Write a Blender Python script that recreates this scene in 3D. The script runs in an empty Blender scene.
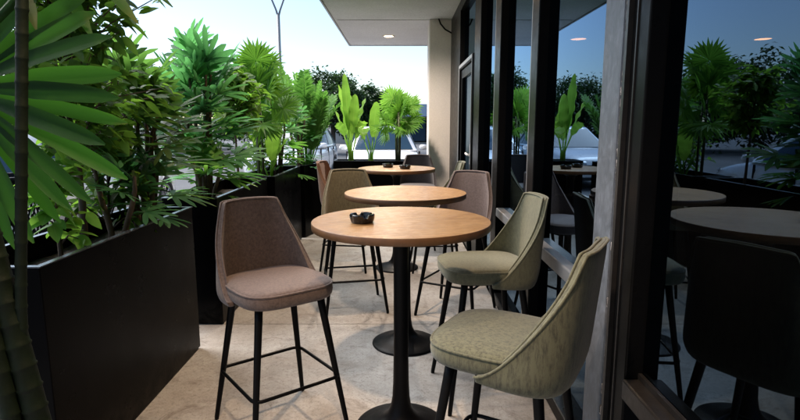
import bpy, math, random
from mathutils import Vector, Matrix, Quaternion
R = math.radians
PI = math.pi
scene = bpy.context.scene
C = scene.collection
V = Vector
Z = Vector((0, 0, 1))

# ------------------------------------------------------------------ mesh builder
class MB:
    def __init__(s):
        s.v = []; s.f = []; s.sm = []; s.uv = {}; s.tint = {}; s.mi = []
    def face(s, idx, smooth=True, mi=0):
        s.f.append(tuple(idx)); s.sm.append(smooth); s.mi.append(mi)
    def vert(s, p, uv=None, tint=None):
        s.v.append(tuple(p)); i = len(s.v) - 1
        if uv is not None: s.uv[i] = uv
        if tint is not None: s.tint[i] = tint
        return i
    def box(s, x0, x1, y0, y1, z0, z1, M=None, mi=0):
        ps = [V((x, y, z)) for x in (x0, x1) for y in (y0, y1) for z in (z0, z1)]
        if M: ps = [M @ p for p in ps]
        b = len(s.v); s.v += [tuple(p) for p in ps]
        for q in ((0, 1, 3, 2), (4, 6, 7, 5), (0, 4, 5, 1), (2, 3, 7, 6), (0, 2, 6, 4), (1, 5, 7, 3)):
            s.face([b + i for i in q], False, mi)
    def tube(s, pts, radii, n=10, closed=False, cap=True, tint=None, mi=0):
        pts = [V(p) for p in pts]
        if not hasattr(radii, '__len__'): radii = [radii] * len(pts)
        m = len(pts); prev = None; rings = []
        for i, p in enumerate(pts):
            a = pts[(i - 1) % m] if (closed or i > 0) else p
            b = pts[(i + 1) % m] if (closed or i < m - 1) else p
            t = (b - a).normalized()
            if prev is None:
                u = t.orthogonal().normalized()
            else:
                u = prev - t * prev.dot(t)
                u = u.normalized() if u.length > 1e-6 else t.orthogonal().normalized()
            prev = u; w = t.cross(u)
            rings.append([s.vert(p + (u * math.cos(2 * PI * k / n) + w * math.sin(2 * PI * k / n)) * radii[i], (k / n, i / max(1, m - 1)), tint) for k in range(n)])
        for i in range(m if closed else m - 1):
            a, b = rings[i], rings[(i + 1) % m]
            for k in range(n):
                s.face((a[k], a[(k + 1) % n], b[(k + 1) % n], b[k]), True, mi)
        if cap and not closed:
            s.face(rings[0][::-1], False, mi); s.face(rings[-1], False, mi)
    def lathe(s, prof, n=48, c=(0, 0, 0), capb=True, capt=True, mi=0):
        rings = []
        for r, z in prof:
            rings.append([s.vert((c[0] + r * math.cos(2 * PI * k / n), c[1] + r * math.sin(2 * PI * k / n), c[2] + z)) for k in range(n)])
        for a, b in zip(rings, rings[1:]):
            for k in range(n):
                s.face((a[k], a[(k + 1) % n], b[(k + 1) % n], b[k]), True, mi)
        if capb: s.face(rings[0][::-1], False, mi)
        if capt: s.face(rings[-1], False, mi)
    def loft(s, loops, closed=True, cap0=False, cap1=False, smooth=True, mi=0):
        rg = [[s.vert(p) for p in lp] for lp in loops]
        n = len(rg[0])
        for a, b in zip(rg, rg[1:]):
            for k in range(n if closed else n - 1):
                s.face((a[k], a[(k + 1) % n], b[(k + 1) % n], b[k]), smooth, mi)
        if cap0: s.face(rg[0][::-1], smooth, mi)
        if cap1: s.face(rg[-1], smooth, mi)
        return rg
    def blade(s, p, d, n, L, W, droop=.15, segs=6, fold=.2, prof='lance', tint=.5, twist=0):
        d = V(d).normalized(); n = V(n); n = (n - d * n.dot(d))
        if n.length < 1e-4: n = d.orthogonal()
        n.normalize(); p = V(p); prev = None
        for i in range(segs + 1):
            t = i / segs
            q = p + d * (L * t) - Z * (droop * L * t * t)
            tg = (d - Z * (2 * droop * t)).normalized()
            nn = (n - tg * n.dot(tg)).normalized()
            sd = tg.cross(nn)
            if prof == 'lance': w = W * (math.sin(PI * min(1, t * .93 + .07)) ** .8 if t < .999 else 0)
            elif prof == 'blunt':
                w = W * min(1, .35 + t / .35 * .65)
                if t > .72: w *= math.sqrt(max(0, 1 - ((t - .72) / .285) ** 2))
            elif prof == 'pleat':
                w = min(2 * L * t * .095 + .005, W * (1 - .10 * t))
                if t > .74: w *= math.sqrt(max(0, 1 - ((t - .74) / .262) ** 2))
            elif prof == 'ovate': w = W * (math.sin(PI * t ** .72) ** .85 if 0 < t < 1 else 0.02)
            elif prof == 'wedge': w = W * (t / .6 if t < .6 else max(.04, (1 - t) / .4))
            elif prof == 'broad': w = W * (math.sin(PI * min(1, t * .95 + .03)) ** .55 if t < .999 else .02)
            wa = wb = 0
            if prof == 'broad': wa = w * .10 * math.sin(t * 23 + tint * 40); wb = w * .10 * math.sin(t * 19 + tint * 70)
            a = s.vert(q - sd * w / 2 + nn * (fold * w / 2 + wa), (0, t), tint)
            b = s.vert(q, (.5, t), tint)
            c = s.vert(q + sd * w / 2 + nn * (fold * w / 2 + wb), (1, t), tint)
            if prev:
                s.face((prev[0], prev[1], b, a)); s.face((prev[1], prev[2], c, b))
            prev = (a, b, c)
    def build(s, name, mats, parent=None, tf=None):
        me = bpy.data.meshes.new(name)
        vs = [tuple(tf @ V(v)) for v in s.v] if tf else s.v
        me.from_pydata(vs, [], s.f)
        me.polygons.foreach_set('use_smooth', s.sm)
        if not isinstance(mats, (list, tuple)): mats = [mats]
        for m in mats: me.materials.append(m)
        if len(mats) > 1: me.polygons.foreach_set('material_index', s.mi)
        if s.uv:
            uvl = me.uv_layers.new(name='UVMap')
            dat = []
            for l in me.loops: dat += list(s.uv.get(l.vertex_index, (0, 0)))
            uvl.data.foreach_set('uv', dat)
        if s.tint:
            at = me.attributes.new('tint', 'FLOAT', 'POINT')
            at.data.foreach_set('value', [s.tint.get(i, .5) for i in range(len(s.v))])
        me.update()
        o = bpy.data.objects.new(name, me); C.objects.link(o)
        if parent: o.parent = parent
        return o

def bevel(o, w=.004, seg=2, ang=40):
    m = o.modifiers.new('bevel', 'BEVEL'); m.width = w; m.segments = seg; m.limit_method = 'ANGLE'; m.angle_limit = R(ang)
    return o
def tag(o, label=None, cat=None, group=None, kind=None):
    if label: o['label'] = label
    if cat: o['category'] = cat
    if group: o['group'] = group
    if kind: o['kind'] = kind
    return o
def thing(name, label, cat, loc=(0, 0, 0), rz=0, group=None):
    o = bpy.data.objects.new(name, None); C.objects.link(o)
    o.location = loc; o.rotation_euler = (0, 0, rz); o.empty_display_size = .1
    return tag(o, label, cat, group)
def copy_tree(o, parent=None):
    c = o.copy(); C.objects.link(c)
    if parent: c.parent = parent
    for ch in list(o.children): copy_tree(ch, c)
    return c

# ------------------------------------------------------------------ materials
def new_mat(name):
    m = bpy.data.materials.new(name); m.use_nodes = True
    nt = m.node_tree; nt.nodes.clear()
    out = nt.nodes.new('ShaderNodeOutputMaterial')
    return m, nt, out
def nd(nt, t, **kw):
    n = nt.nodes.new(t)
    for k, v in kw.items():
        if k in n.inputs: n.inputs[k].default_value = v
        else: setattr(n, k, v)
    return n
def rgb(c): return (c[0], c[1], c[2], 1)
def mixc(nt, fac, a, b, mode='MIX'):
    n = nt.nodes.new('ShaderNodeMix'); n.data_type = 'RGBA'; n.blend_type = mode
    for i, x in ((0, fac), (6, a), (7, b)):
        if hasattr(x, 'is_output'): nt.links.new(x, n.inputs[i])
        elif i == 0: n.inputs[0].default_value = x
        else: n.inputs[i].default_value = rgb(x)
    return n.outputs[2]
def mth(nt, op, a, b=None, c=None):
    n = nt.nodes.new('ShaderNodeMath'); n.operation = op
    for i, x in enumerate((a, b, c)):
        if x is None: continue
        if hasattr(x, 'is_output'): nt.links.new(x, n.inputs[i])
        else: n.inputs[i].default_value = x
    return n.outputs[0]
def noise(nt, scale, detail=4, rough=.55, vec=None, dist=0, stretch=None):
    if vec is None:
        vec = nd(nt, 'ShaderNodeTexCoord').outputs['Object']
    if stretch:
        mp = nd(nt, 'ShaderNodeMapping'); mp.inputs['Scale'].default_value = stretch
        nt.links.new(vec, mp.inputs['Vector']); vec = mp.outputs[0]
    n = nd(nt, 'ShaderNodeTexNoise', Scale=scale, Detail=detail, Roughness=rough, Distortion=dist)
    nt.links.new(vec, n.inputs['Vector'])
    return n.outputs['Fac']
def ramp(nt, fac, stops):
    n = nd(nt, 'ShaderNodeValToRGB'); nt.links.new(fac, n.inputs[0])
    el = n.color_ramp.elements
    while len(el) < len(stops): el.new(.5)
    for e, (p, c) in zip(el, stops):
        e.position = p; e.color = rgb(c) if hasattr(c, '__len__') else (c, c, c, 1)
    return n.outputs[0]
def bump(nt, h, strength=.3, dist=.01):
    b = nd(nt, 'ShaderNodeBump', Strength=strength, Distance=dist); nt.links.new(h, b.inputs['Height']); return b.outputs[0]
def prin(nt, out, col, rough=.5, metal=0, normal=None, **kw):
    p = nd(nt, 'ShaderNodeBsdfPrincipled')
    if hasattr(col, 'is_output'): nt.links.new(col, p.inputs['Base Color'])
    else: p.inputs['Base Color'].default_value = rgb(col)
    if hasattr(rough, 'is_output'): nt.links.new(rough, p.inputs['Roughness'])
    else: p.inputs['Roughness'].default_value = rough
    p.inputs['Metallic'].default_value = metal
    if normal: nt.links.new(normal, p.inputs['Normal'])
    for k, v in kw.items(): p.inputs[k].default_value = v
    if out: nt.links.new(p.outputs[0], out.inputs[0])
    return p

def simple(name, c, rough=.5, metal=0, var=.25, sc=8, bs=0, bsc=60, **kw):
    m, nt, out = new_mat(name)
    n = noise(nt, sc, 5, .6)
    col = mixc(nt, n, [x * (1 - var) for x in c], [min(1, x * (1 + var)) for x in c])
    rr = mth(nt, 'MULTIPLY_ADD', noise(nt, sc * 2.3, 3), .25, rough - .12)
    nrm = bump(nt, noise(nt, bsc, 4), bs, .004) if bs else None
    prin(nt, out, col, rr, metal, nrm, **kw)
    return m

def fabric(name, c, dark, stretch=(1, 1, .2), lo=.32, hi=.62, sc=75):
    """brushed microfibre: mottled, with short dark vertical streaks and a fine weave bump"""
    m, nt, out = new_mat(name)
    a = noise(nt, sc, 6, .75, stretch=stretch)
    b = noise(nt, 7, 4, .6)
    st = ramp(nt, a, [(lo, 0), (hi, 1)])
    col = mixc(nt, st, dark, c)
    col = mixc(nt, ramp(nt, b, [(.3, .25), (.7, 0)]), col, dark)
    fine = noise(nt, 420, 2, .6)
    col = mixc(nt, mth(nt, 'MULTIPLY', fine, .28), col, [x * .6 for x in c])
    h = mth(nt, 'ADD', mth(nt, 'MULTIPLY', fine, .6), mth(nt, 'MULTIPLY', a, .5))
    prin(nt, out, col, .78, 0, bump(nt, h, .35, .003), **{'Sheen Weight': .25, 'Sheen Roughness': .5, 'Specular IOR Level': .3})
    return m

def wood_mat():
    m, nt, out = new_mat('oak_veneer')
    tc = nd(nt, 'ShaderNodeTexCoord').outputs['Object']
    g = noise(nt, 6, 8, .62, tc, .6, stretch=(1.2, 9, 4))
    f = noise(nt, 38, 5, .7, tc, .2, stretch=(.6, 8, 3))
    col = ramp(nt, g, [(.30, (.19, .085, .028)), (.46, (.35, .185, .068)), (.56, (.42, .24, .095)), (.70, (.50, .31, .14))])
    col = mixc(nt, ramp(nt, f, [(.40, .75), (.58, 0)]), col, (.13, .055, .018))
    bl = ramp(nt, noise(nt, 3.2, 3, .5, tc), [(.4, 0), (.75, .35)])
    col = mixc(nt, bl, col, (.50, .31, .14))
    sc = ramp(nt, noise(nt, 14, 6, .7, tc, 1.5), [(.35, .48), (.7, .30)])
    prin(nt, out, col, sc, 0, bump(nt, f, .08, .002), **{'Coat Weight': .25, 'Coat Roughness': .25})
    return m

def concrete_floor():
    m, nt, out = new_mat('patio_concrete')
    tc = nd(nt, 'ShaderNodeTexCoord').outputs['Object']
    big = noise(nt, 1.1, 7, .7, tc, .5)
    mid = noise(nt, 9, 9, .76, tc, .3)
    fin = noise(nt, 75, 4, .75, tc)
    col = ramp(nt, mid, [(.30, (.31, .30, .288)), (.5, (.42, .41, .395)), (.70, (.50, .49, .475))])
    col = mixc(nt, ramp(nt, big, [(.38, .55), (.62, 0)]), col, (.24, .19, .145))
    # speckle of exposed aggregate
    col = mixc(nt, ramp(nt, fin, [(.52, 0), (.64, .85)]), col, (.15, .138, .128))
    col = mixc(nt, ramp(nt, noise(nt, 75, 2, .6, tc), [(.58, 0), (.72, .7)]), col, (.58, .54, .49))
    # blotchy old stains
    stn = ramp(nt, noise(nt, 5, 10, .78, tc, .8), [(.54, 0), (.64, .6)])
    col = mixc(nt, ramp(nt, noise(nt, 38, 4, .8, tc), [(.53, 0), (.62, .6)]), col, (.20, .185, .17))
    col = mixc(nt, stn, col, (.15, .125, .105))
    # thin wandering cracks
    vn = nd(nt, 'ShaderNodeTexVoronoi', Scale=.42); vn.feature = 'DISTANCE_TO_EDGE'
    wv = nd(nt, 'ShaderNodeVectorMath'); wv.operation = 'ADD'
    nz = nd(nt, 'ShaderNodeTexNoise', Scale=3.0, Detail=6.0); nt.links.new(tc, nz.inputs['Vector'])
    sc = nd(nt, 'ShaderNodeVectorMath'); sc.operation = 'SCALE'; sc.inputs['Scale'].default_value = .35
    nt.links.new(nz.outputs['Color'], sc.inputs[0]); nt.links.new(tc, wv.inputs[0]); nt.links.new(sc.outputs[0], wv.inputs[1])
    nt.links.new(wv.outputs[0], vn.inputs['Vector'])
    cr = ramp(nt, vn.outputs['Distance'], [(.0, 1), (.0028, 0)])
    col = mixc(nt, mth(nt, 'MULTIPLY', mth(nt, 'MULTIPLY', cr, ramp(nt, noise(nt, 1.7, 3, .6, tc), [(.48, 0), (.6, 1)])), .5), col, (.10, .085, .075))
    # saw-cut joints across the slab, every 1.5 m
    sp = nd(nt, 'ShaderNodeSeparateXYZ'); nt.links.new(tc, sp.inputs[0])
    jy = mth(nt, 'ABSOLUTE', mth(nt, 'SUBTRACT', mth(nt, 'FRACT', mth(nt, 'MULTIPLY_ADD', sp.outputs[1], 1 / 1.55, .02)), .5))
    wob = mth(nt, 'MULTIPLY_ADD', noise(nt, 30, 3, .6, tc), .005, .0015)
    jl = mth(nt, 'LESS_THAN', jy, wob)
    col = mixc(nt, mth(nt, 'MULTIPLY', jl, .7), col, (.07, .06, .05))
    h = mth(nt, 'SUBTRACT', mth(nt, 'ADD', mth(nt, 'MULTIPLY', fin, .25), mth(nt, 'MULTIPLY', mid, .6)), mth(nt, 'ADD', mth(nt, 'MULTIPLY', cr, .6), jl))
    rr = ramp(nt, mid, [(.3, .62), (.7, .85)])
    prin(nt, out, col, rr, 0, bump(nt, h, .35, .006), **{'Specular IOR Level': .35})
    return m

def asphalt_mat():
    m, nt, out = new_mat('asphalt')
    tc = nd(nt, 'ShaderNodeTexCoord').outputs['Object']
    a = noise(nt, .35, 5, .6, tc); f = noise(nt, 90, 3, .7, tc)
    col = ramp(nt, a, [(.3, (.07, .072, .077)), (.7, (.115, .117, .122))])
    col = mixc(nt, ramp(nt, f, [(.5, 0), (.75, .5)]), col, (.22, .22, .22))
    prin(nt, out, col, .85, 0, bump(nt, f, .4, .006))
    return m

def leaf_mat(name, dark, mid, light, trans=(.22, .42, .05), tw=.38, rib=(.30, .34, .06), ribw=.10, gloss=.38, spec=.2):
    m, nt, out = new_mat(name)
    at = nd(nt, 'ShaderNodeAttribute'); at.attribute_name = 'tint'
    uv = nd(nt, 'ShaderNodeTexCoord').outputs['UV']
    col = ramp(nt, at.outputs['Fac'], [(.0, dark), (.5, mid), (1, light)])
    sp = nd(nt, 'ShaderNodeSeparateXYZ'); nt.links.new(uv, sp.inputs[0])
    du = mth(nt, 'ABSOLUTE', mth(nt, 'SUBTRACT', sp.outputs[0], .5))
    # pleats / side veins
    vein = nd(nt, 'ShaderNodeTexWave', Scale=9.0, Distortion=1.0); vein.bands_direction = 'X'
    nt.links.new(uv, vein.inputs['Vector'])
    col = mixc(nt, mth(nt, 'MULTIPLY', vein.outputs['Fac'], .22), col, dark)
    blot = noise(nt, 16, 4, .6)
    col = mixc(nt, ramp(nt, blot, [(.5, 0), (.8, .45)]), col, light)
    rb = mth(nt, 'MULTIPLY', ramp(nt, du, [(.0, 1), (ribw, 0)]), ramp(nt, sp.outputs[1], [(.0, .85), (.95, .12)]))
    col = mixc(nt, rb, col, rib)
    tip = mth(nt, 'MULTIPLY', ramp(nt, sp.outputs[1], [(.90, 0), (1, .5)]), ramp(nt, noise(nt, 7, 3, .6), [(.48, 0), (.62, 1)]))
    col = mixc(nt, tip, col, (.17, .12, .04))
    p = prin(nt, None, col, gloss, 0, bump(nt, vein.outputs['Fac'], .25, .003), **{'Specular IOR Level': spec})
    tr = nd(nt, 'ShaderNodeBsdfTranslucent')
    tcol = mixc(nt, at.outputs['Fac'], [x * .55 for x in trans], [min(1, x * 1.35) for x in trans])
    nt.links.new(tcol, tr.inputs[0])
    mx = nd(nt, 'ShaderNodeMixShader'); mx.inputs[0].default_value = tw
    nt.links.new(p.outputs[0], mx.inputs[1]); nt.links.new(tr.outputs[0], mx.inputs[2])
    nt.links.new(mx.outputs[0], out.inputs[0])
    return m

def glass_mat(name, tint, r0=.07, refl=(.8, .9, 1.0)):
    """tinted architectural glazing: transmission darkened by the tint, mirror share by angle (both faces of the sheet together)"""
    m, nt, out = new_mat(name)
    ge = nd(nt, 'ShaderNodeNewGeometry')
    dp = nd(nt, 'ShaderNodeVectorMath'); dp.operation = 'DOT_PRODUCT'
    nt.links.new(ge.outputs['Normal'], dp.inputs[0]); nt.links.new(ge.outputs['Incoming'], dp.inputs[1])
    c = mth(nt, 'ABSOLUTE', dp.outputs['Value'])
    f = mth(nt, 'POWER', mth(nt, 'SUBTRACT', 1.0, c), 4.2)
    f = mth(nt, 'MULTIPLY_ADD', f, 1 - r0, r0)
    tr = nd(nt, 'ShaderNodeBsdfTransparent'); tr.inputs[0].default_value = rgb(tint)
    gl = nd(nt, 'ShaderNodeBsdfGlossy', Roughness=0.0); gl.inputs[0].default_value = rgb(refl)
    wv = bump(nt, noise(nt, 1.6, 2, .4), .02, .004)
    nt.links.new(wv, gl.inputs['Normal'])
    mx = nd(nt, 'ShaderNodeMixShader'); nt.links.new(f, mx.inputs[0])
    nt.links.new(tr.outputs[0], mx.inputs[1]); nt.links.new(gl.outputs[0], mx.inputs[2])
    nt.links.new(mx.outputs[0], out.inputs[0])
    return m
def clear_mat(name, tint=(1, 1, 1)):
    m, nt, out = new_mat(name)
    tr = nd(nt, 'ShaderNodeBsdfTransparent'); tr.inputs[0].default_value = rgb(tint)
    nt.links.new(tr.outputs[0], out.inputs[0]); return m
def emit_mat(name, c, s):
    m, nt, out = new_mat(name)
    e = nd(nt, 'ShaderNodeEmission', Strength=s); e.inputs[0].default_value = rgb(c)
    nt.links.new(e.outputs[0], out.inputs[0]); return m

def stucco(name, c, sc=55, bs=.5, var=.2):
    m, nt, out = new_mat(name)
    tc = nd(nt, 'ShaderNodeTexCoord').outputs['Object']
    f = noise(nt, sc, 5, .75, tc); b = noise(nt, 1.3, 5, .6, tc)
    col = mixc(nt, f, [x * (1 - var) for x in c], [x * (1 + var) for x in c])
    col = mixc(nt, ramp(nt, b, [(.35, .35), (.65, 0)]), col, [x * .72 for x in c])
    prin(nt, out, col, .9, 0, bump(nt, f, bs, .008))
    return m

def post_mat():
    m, nt, out = new_mat('weathered_silver_paint')
    tc = nd(nt, 'ShaderNodeTexCoord').outputs['Object']
    a = noise(nt, 26, 6, .7, tc, .8, stretch=(1, 1, .5)); s_ = noise(nt, 60, 4, .7, tc, stretch=(3, 3, .12)); d = noise(nt, 7, 6, .7, tc, 1)
    col = ramp(nt, a, [(.3, (.10, .112, .128)), (.6, (.19, .205, .23)), (.75, (.28, .295, .32))])
    col = mixc(nt, ramp(nt, d, [(.5, 0), (.7, .6)]), col, (.12, .125, .135))
    col = mixc(nt, ramp(nt, s_, [(.6, 0), (.75, .5)]), col, (.25, .26, .28))
    prin(nt, out, col, ramp(nt, a, [(.3, .45), (.7, .62)]), .35, bump(nt, a, .3, .004))
    return m
def caulk_mat():
    m, nt, out = new_mat('cracked_sealant')
    a = noise(nt, 60, 6, .75, None, 1, stretch=(1, 1, .3))
    col = ramp(nt, a, [(.42, (.012, .011, .010)), (.50, (.12, .105, .10)), (.56, (.50, .46, .43))])
    prin(nt, out, col, .85, 0, bump(nt, a, .9, .012)); return m

M = {}
M['black_metal'] = simple('black_powder_coat', (.004, .004, .0045), .42, 0, .2, 14, .06, 260, **{'Specular IOR Level': .12})
def planter_mat():
    m, nt, out = new_mat('scuffed_black_paint')
    tc = nd(nt, 'ShaderNodeTexCoord').outputs['Object']
    sp = nd(nt, 'ShaderNodeSeparateXYZ'); nt.links.new(tc, sp.inputs[0])
    dust = mth(nt, 'MULTIPLY', ramp(nt, sp.outputs[2], [(.0, .55), (.22, 0)]), ramp(nt, noise(nt, 9, 8, .75, tc, .6), [(.42, 0), (.66, 1)]))
    scr = ramp(nt, noise(nt, 7, 7, .72, tc, 2.2, stretch=(1, .35, 3)), [(.62, 0), (.68, .5)])
    col = mixc(nt, dust, (.0018, .0018, .0022), (.045, .040, .034))
    col = mixc(nt, mth(nt, 'MULTIPLY', scr, .5), col, (.014, .014, .014))
    prin(nt, out, col, mth(nt, 'MULTIPLY_ADD', noise(nt, 5, 6, .7, tc), .35, .14), 0, bump(nt, noise(nt, 60, 3, .6, tc), .05, .004), **{'Specular IOR Level': .04})
    return m
M['planter'] = planter_mat()
M['rim_paint'] = simple('worn_planter_rim', (.05, .052, .058), .22, 0, .2, 20, **{'Specular IOR Level': .8})  # paler and glossier than the box: the sky's glint along the top edge
M['soil'] = simple('dark_potting_soil', (.03, .022, .016), .95, 0, .6, 60, 1, 70)
M['brown'] = fabric('brown_suede', (.200, .142, .120), (.088, .062, .053), (1, 1, .9))
M['tan'] = fabric('tan_suede', (.30, .15, .085), (.17, .08, .045), (1, 1, .8))  # brown suede with the warm lamplight mixed into its colour
M['mauve'] = fabric('mauve_brown_suede', (.185, .150, .150), (.105, .084, .084), (1, 1, .8))
M['dark_brown'] = fabric('dark_brown_suede', (.105, .086, .084), (.06, .05, .049), (1, 1, .8))
M['olive'] = fabric('olive_suede', (.140, .136, .078), (.050, .047, .030), (1, .8, .2), .36, .55, 100)
M['olive2'] = fabric('khaki_suede', (.170, .150, .095), (.085, .075, .046), (1, 1, .5))
M['sage'] = fabric('sage_suede', (.200, .196, .122), (.110, .107, .068), (1, 1, .5))
M['wood'] = wood_mat()
M['wood_edge'] = simple('oak_edge_band', (.125, .058, .022), .45, 0, .45, 25)
M['floor'] = concrete_floor()
M['asphalt'] = asphalt_mat()
M['frame'] = simple('dark_bronze_frame', (.0055, .0054, .0056), .32, 0, .35, 6, .05, 120, **{'Specular IOR Level': .07})
M['rail'] = simple('worn_bronze_rail', (.040, .037, .036), .38, .4, .5, 18, .15, 90)
M['silver'] = simple('silver_trim', (.26, .27, .285), .38, .5, .2, 10)
M['white_paint'] = simple('white_door_paint', (.72, .70, .67), .4, 0, .08, 10)
M['post'] = post_mat()
M['caulk'] = caulk_mat()
M['ceiling'] = stucco('canopy_stucco', (.64, .635, .64), 34, 1.0, .42)
M['column'] = stucco('cream_stucco', (.80, .735, .69), 55, .7, .2)
M['glass'] = glass_mat('tinted_storefront_glass', (.09, .10, .115), .10, (.46, .70, 1.0))
M['glass_back'] = clear_mat('glass_inner_face', (1, 1, 1))
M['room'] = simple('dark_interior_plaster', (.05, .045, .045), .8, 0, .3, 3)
M['lens'] = emit_mat('downlight_lens', (1, .68, .36), 10)
M['lens_in'] = emit_mat('interior_lamp_lens', (1, .42, .13), 3.2)
M['can'] = simple('downlight_can', (.75, .66, .55), .35, .2, .1, 10)
M['white_trim'] = simple('white_trim_ring', (.6, .57, .52), .5, 0, .1, 10)
M['ash'] = simple('black_glass_ashtray', (.006, .006, .007), .12, 0, .2, 10)
M['cream_wall'] = stucco('far_shop_wall', (.50, .47, .42), 3, .1, .1)
M['blue_fascia'] = simple('blue_grey_fascia', (.36, .44, .55), .5, 0, .1, 2)
M['bark'] = simple('tree_bark', (.075, .055, .042), .9, 0, .45, 9, .9, 30)
M['stem_green'] = simple('green_palm_stem', (.060, .085, .030), .5, 0, .5, 14, .3, 60)
M['stem_brown'] = simple('brown_fibrous_stem', (.085, .055, .032), .8, 0, .5, 30, .8, 60)
M['cane'] = simple('dark_palm_cane', (.004, .009, .003), .65, 0, .6, 20, .4, 60, **{'Specular IOR Level': .2})
M['galv'] = simple('grey_lamp_post_paint', (.20, .215, .23), .5, .2, .15, 4)
L1 = leaf_mat('foreground_fan_leaf', (.006, .026, .005), (.014, .056, .009), (.036, .105, .016), (.06, .21, .018), .36, (.012, .035, .007), .07, .45)
L2 = leaf_mat('lady_palm_leaf', (.022, .085, .042), (.058, .175, .080), (.13, .29, .11), (.17, .52, .14), .40, (.10, .20, .06), .08, .40, .34)
L3 = leaf_mat('dark_lady_palm_leaf', (.014, .042, .018), (.034, .092, .034), (.22, .23, .04), (.22, .50, .08), .36, (.12, .13, .03), .08, .5)
L4 = leaf_mat('ficus_leaf', (.024, .068, .016), (.062, .145, .028), (.16, .25, .04), (.30, .60, .06), .40, (.10, .17, .05), .06, .5)
L5 = leaf_mat('bright_sprout_leaf', (.06, .21, .025), (.12, .35, .045), (.25, .46, .06), (.30, .58, .07), .36, (.22, .38, .10), .07, .38)
L6 = leaf_mat('lime_fan_leaf', (.040, .135, .020), (.085, .24, .030), (.17, .35, .045), (.24, .55, .05), .42, (.26, .36, .06), .12, .42)
L7 = leaf_mat('banana_leaf', (.045, .13, .020), (.095, .23, .035), (.23, .36, .06), (.26, .52, .06), .42, (.30, .40, .12), .05, .38)
L8 = leaf_mat('areca_leaf', (.030, .105, .026), (.068, .19, .042), (.15, .30, .065), (.20, .50, .07), .38, (.18, .28, .06), .10, .42)
LT = leaf_mat('distant_tree_leaf', (.022, .052, .022), (.038, .082, .030), (.070, .125, .045), (.06, .13, .03), .25, (.03, .06, .02), .05, .6)

# ------------------------------------------------------------------ setting
mb = MB(); mb.box(-400, 400, -300, 900, -.30, -.12)
tag(mb.build('parking_lot', M['asphalt']), kind='structure')
mb = MB(); mb.box(-2.05, .80, -5, 11.3, -.29, 0)
fl = mb.build('patio_floor', M['floor']); tag(fl, kind='structure')
mb = MB(); mb.box(-2.21, -2.052, -5, 11.3, -.29, .015); mb.box(-2.21, 6, 11.302, 11.46, -.29, .015)
kb = bevel(mb.build('kerb', M['cream_wall']), .015); tag(kb, kind='structure')
M['line'] = simple('white_road_paint', (.62, .62, .60), .7, 0, .25, 12)
mb = MB()
for x in (-9.6, -6.9, -4.2, -1.8, .9, 3.6): mb.box(x - .05, x + .05, 11.6, 16.5, -.119, -.115)
for y in (1.0, 4.0, 10.9): mb.box(-8.6, -3.4, y - .05, y + .05, -.119, -.115)
tag(mb.build('road_markings', M['line']), kind='structure')

# ------------------------------------------------------------------ restaurant building with canopy and storefront
bld = thing('restaurant', 'restaurant building with dark framed tinted storefront glass, concrete canopy and cream corner column', 'building', (0, 0, 0))
mb = MB(); mb.box(-1.03, .855, -6, 11.4, 3.112, 3.52); mb.box(.855, 10, -6, 13, 3.30, 3.52)
o = bevel(mb.build('canopy', M['ceiling'], bld), .012)
mb = MB()   # thin pale drip edge round the canopy
mb.box(-1.055, -1.032, -6, 11.42, 3.098, 3.53); mb.box(-1.032, .86, 11.402, 11.425, 3.098, 3.53)
mb.build('drip_edge', simple('pale_drip_edge', (.46, .47, .49), .55, .1, .1, 6), bld)
mb = MB(); mb.box(-.98, .80, 8.7, 8.72, 3.104, 3.1115); mb.build('ceiling_joint', M['ceiling'], bld)
mb = MB(); mb.box(.455, .93, 8.65, 9.15, 0, 3.111); bevel(mb.build('column', M['column'], bld), .02, 3)
mb = MB(); mb.tube([(.60, 8.62, 3.11), (.63, 8.60, 3.03), (.70, 8.60, 2.95), (.80, 8.62, 2.90), (.83, 8.66, 2.86)], .012, 8)
mb.build('cable', M['black_metal'], bld)
XG = .86
def pane(y0, y1, z0, z1, name='window_pane'):
    mb = MB()
    b = [mb.vert(p) for p in ((XG, y0, z0), (XG, y1, z0), (XG, y1, z1), (XG, y0, z1), (XG + .008, y0, z0), (XG + .008, y1, z0), (XG + .008, y1, z1), (XG + .008, y0, z1))]
    mb.face((0, 3, 2, 1), False, 0); mb.face((4, 5, 6, 7), False, 1)
    for q in ((0, 1, 5, 4), (3, 7, 6, 2), (0, 4, 7, 3), (1, 2, 6, 5)): mb.face(q, False, 1)
    return mb.build(name, [M['glass'], M['glass_back']], bld)
ZT = 2.98
def mull(y0, y1, x0=.80, x1=.94, z0=0, z1=3.11, mat='frame', name='mullion', bw=.006):
    mb = MB(); mb.box(x0, x1, y0, y1, z0, z1)
    return bevel(mb.build(name, M[mat], bld), bw)
# near bay
pane(-4, 1.775, .60, ZT); pane(-4, 1.775, .07, .52)
mull(1.78, 1.925, .80, .94)
mb = MB(); mb.box(.795, .80, 1.86, 1.868, .0, 3.11); mb.box(.782, .80, 1.905, 1.925, 0, 3.11); mb.build('frame_bead', M['rail'], bld)
mb = MB(); mb.box(.815, .93, 1.927, 1.978, 0, 3.11); mb.build('sealant_joint', M['caulk'], bld)
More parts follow.
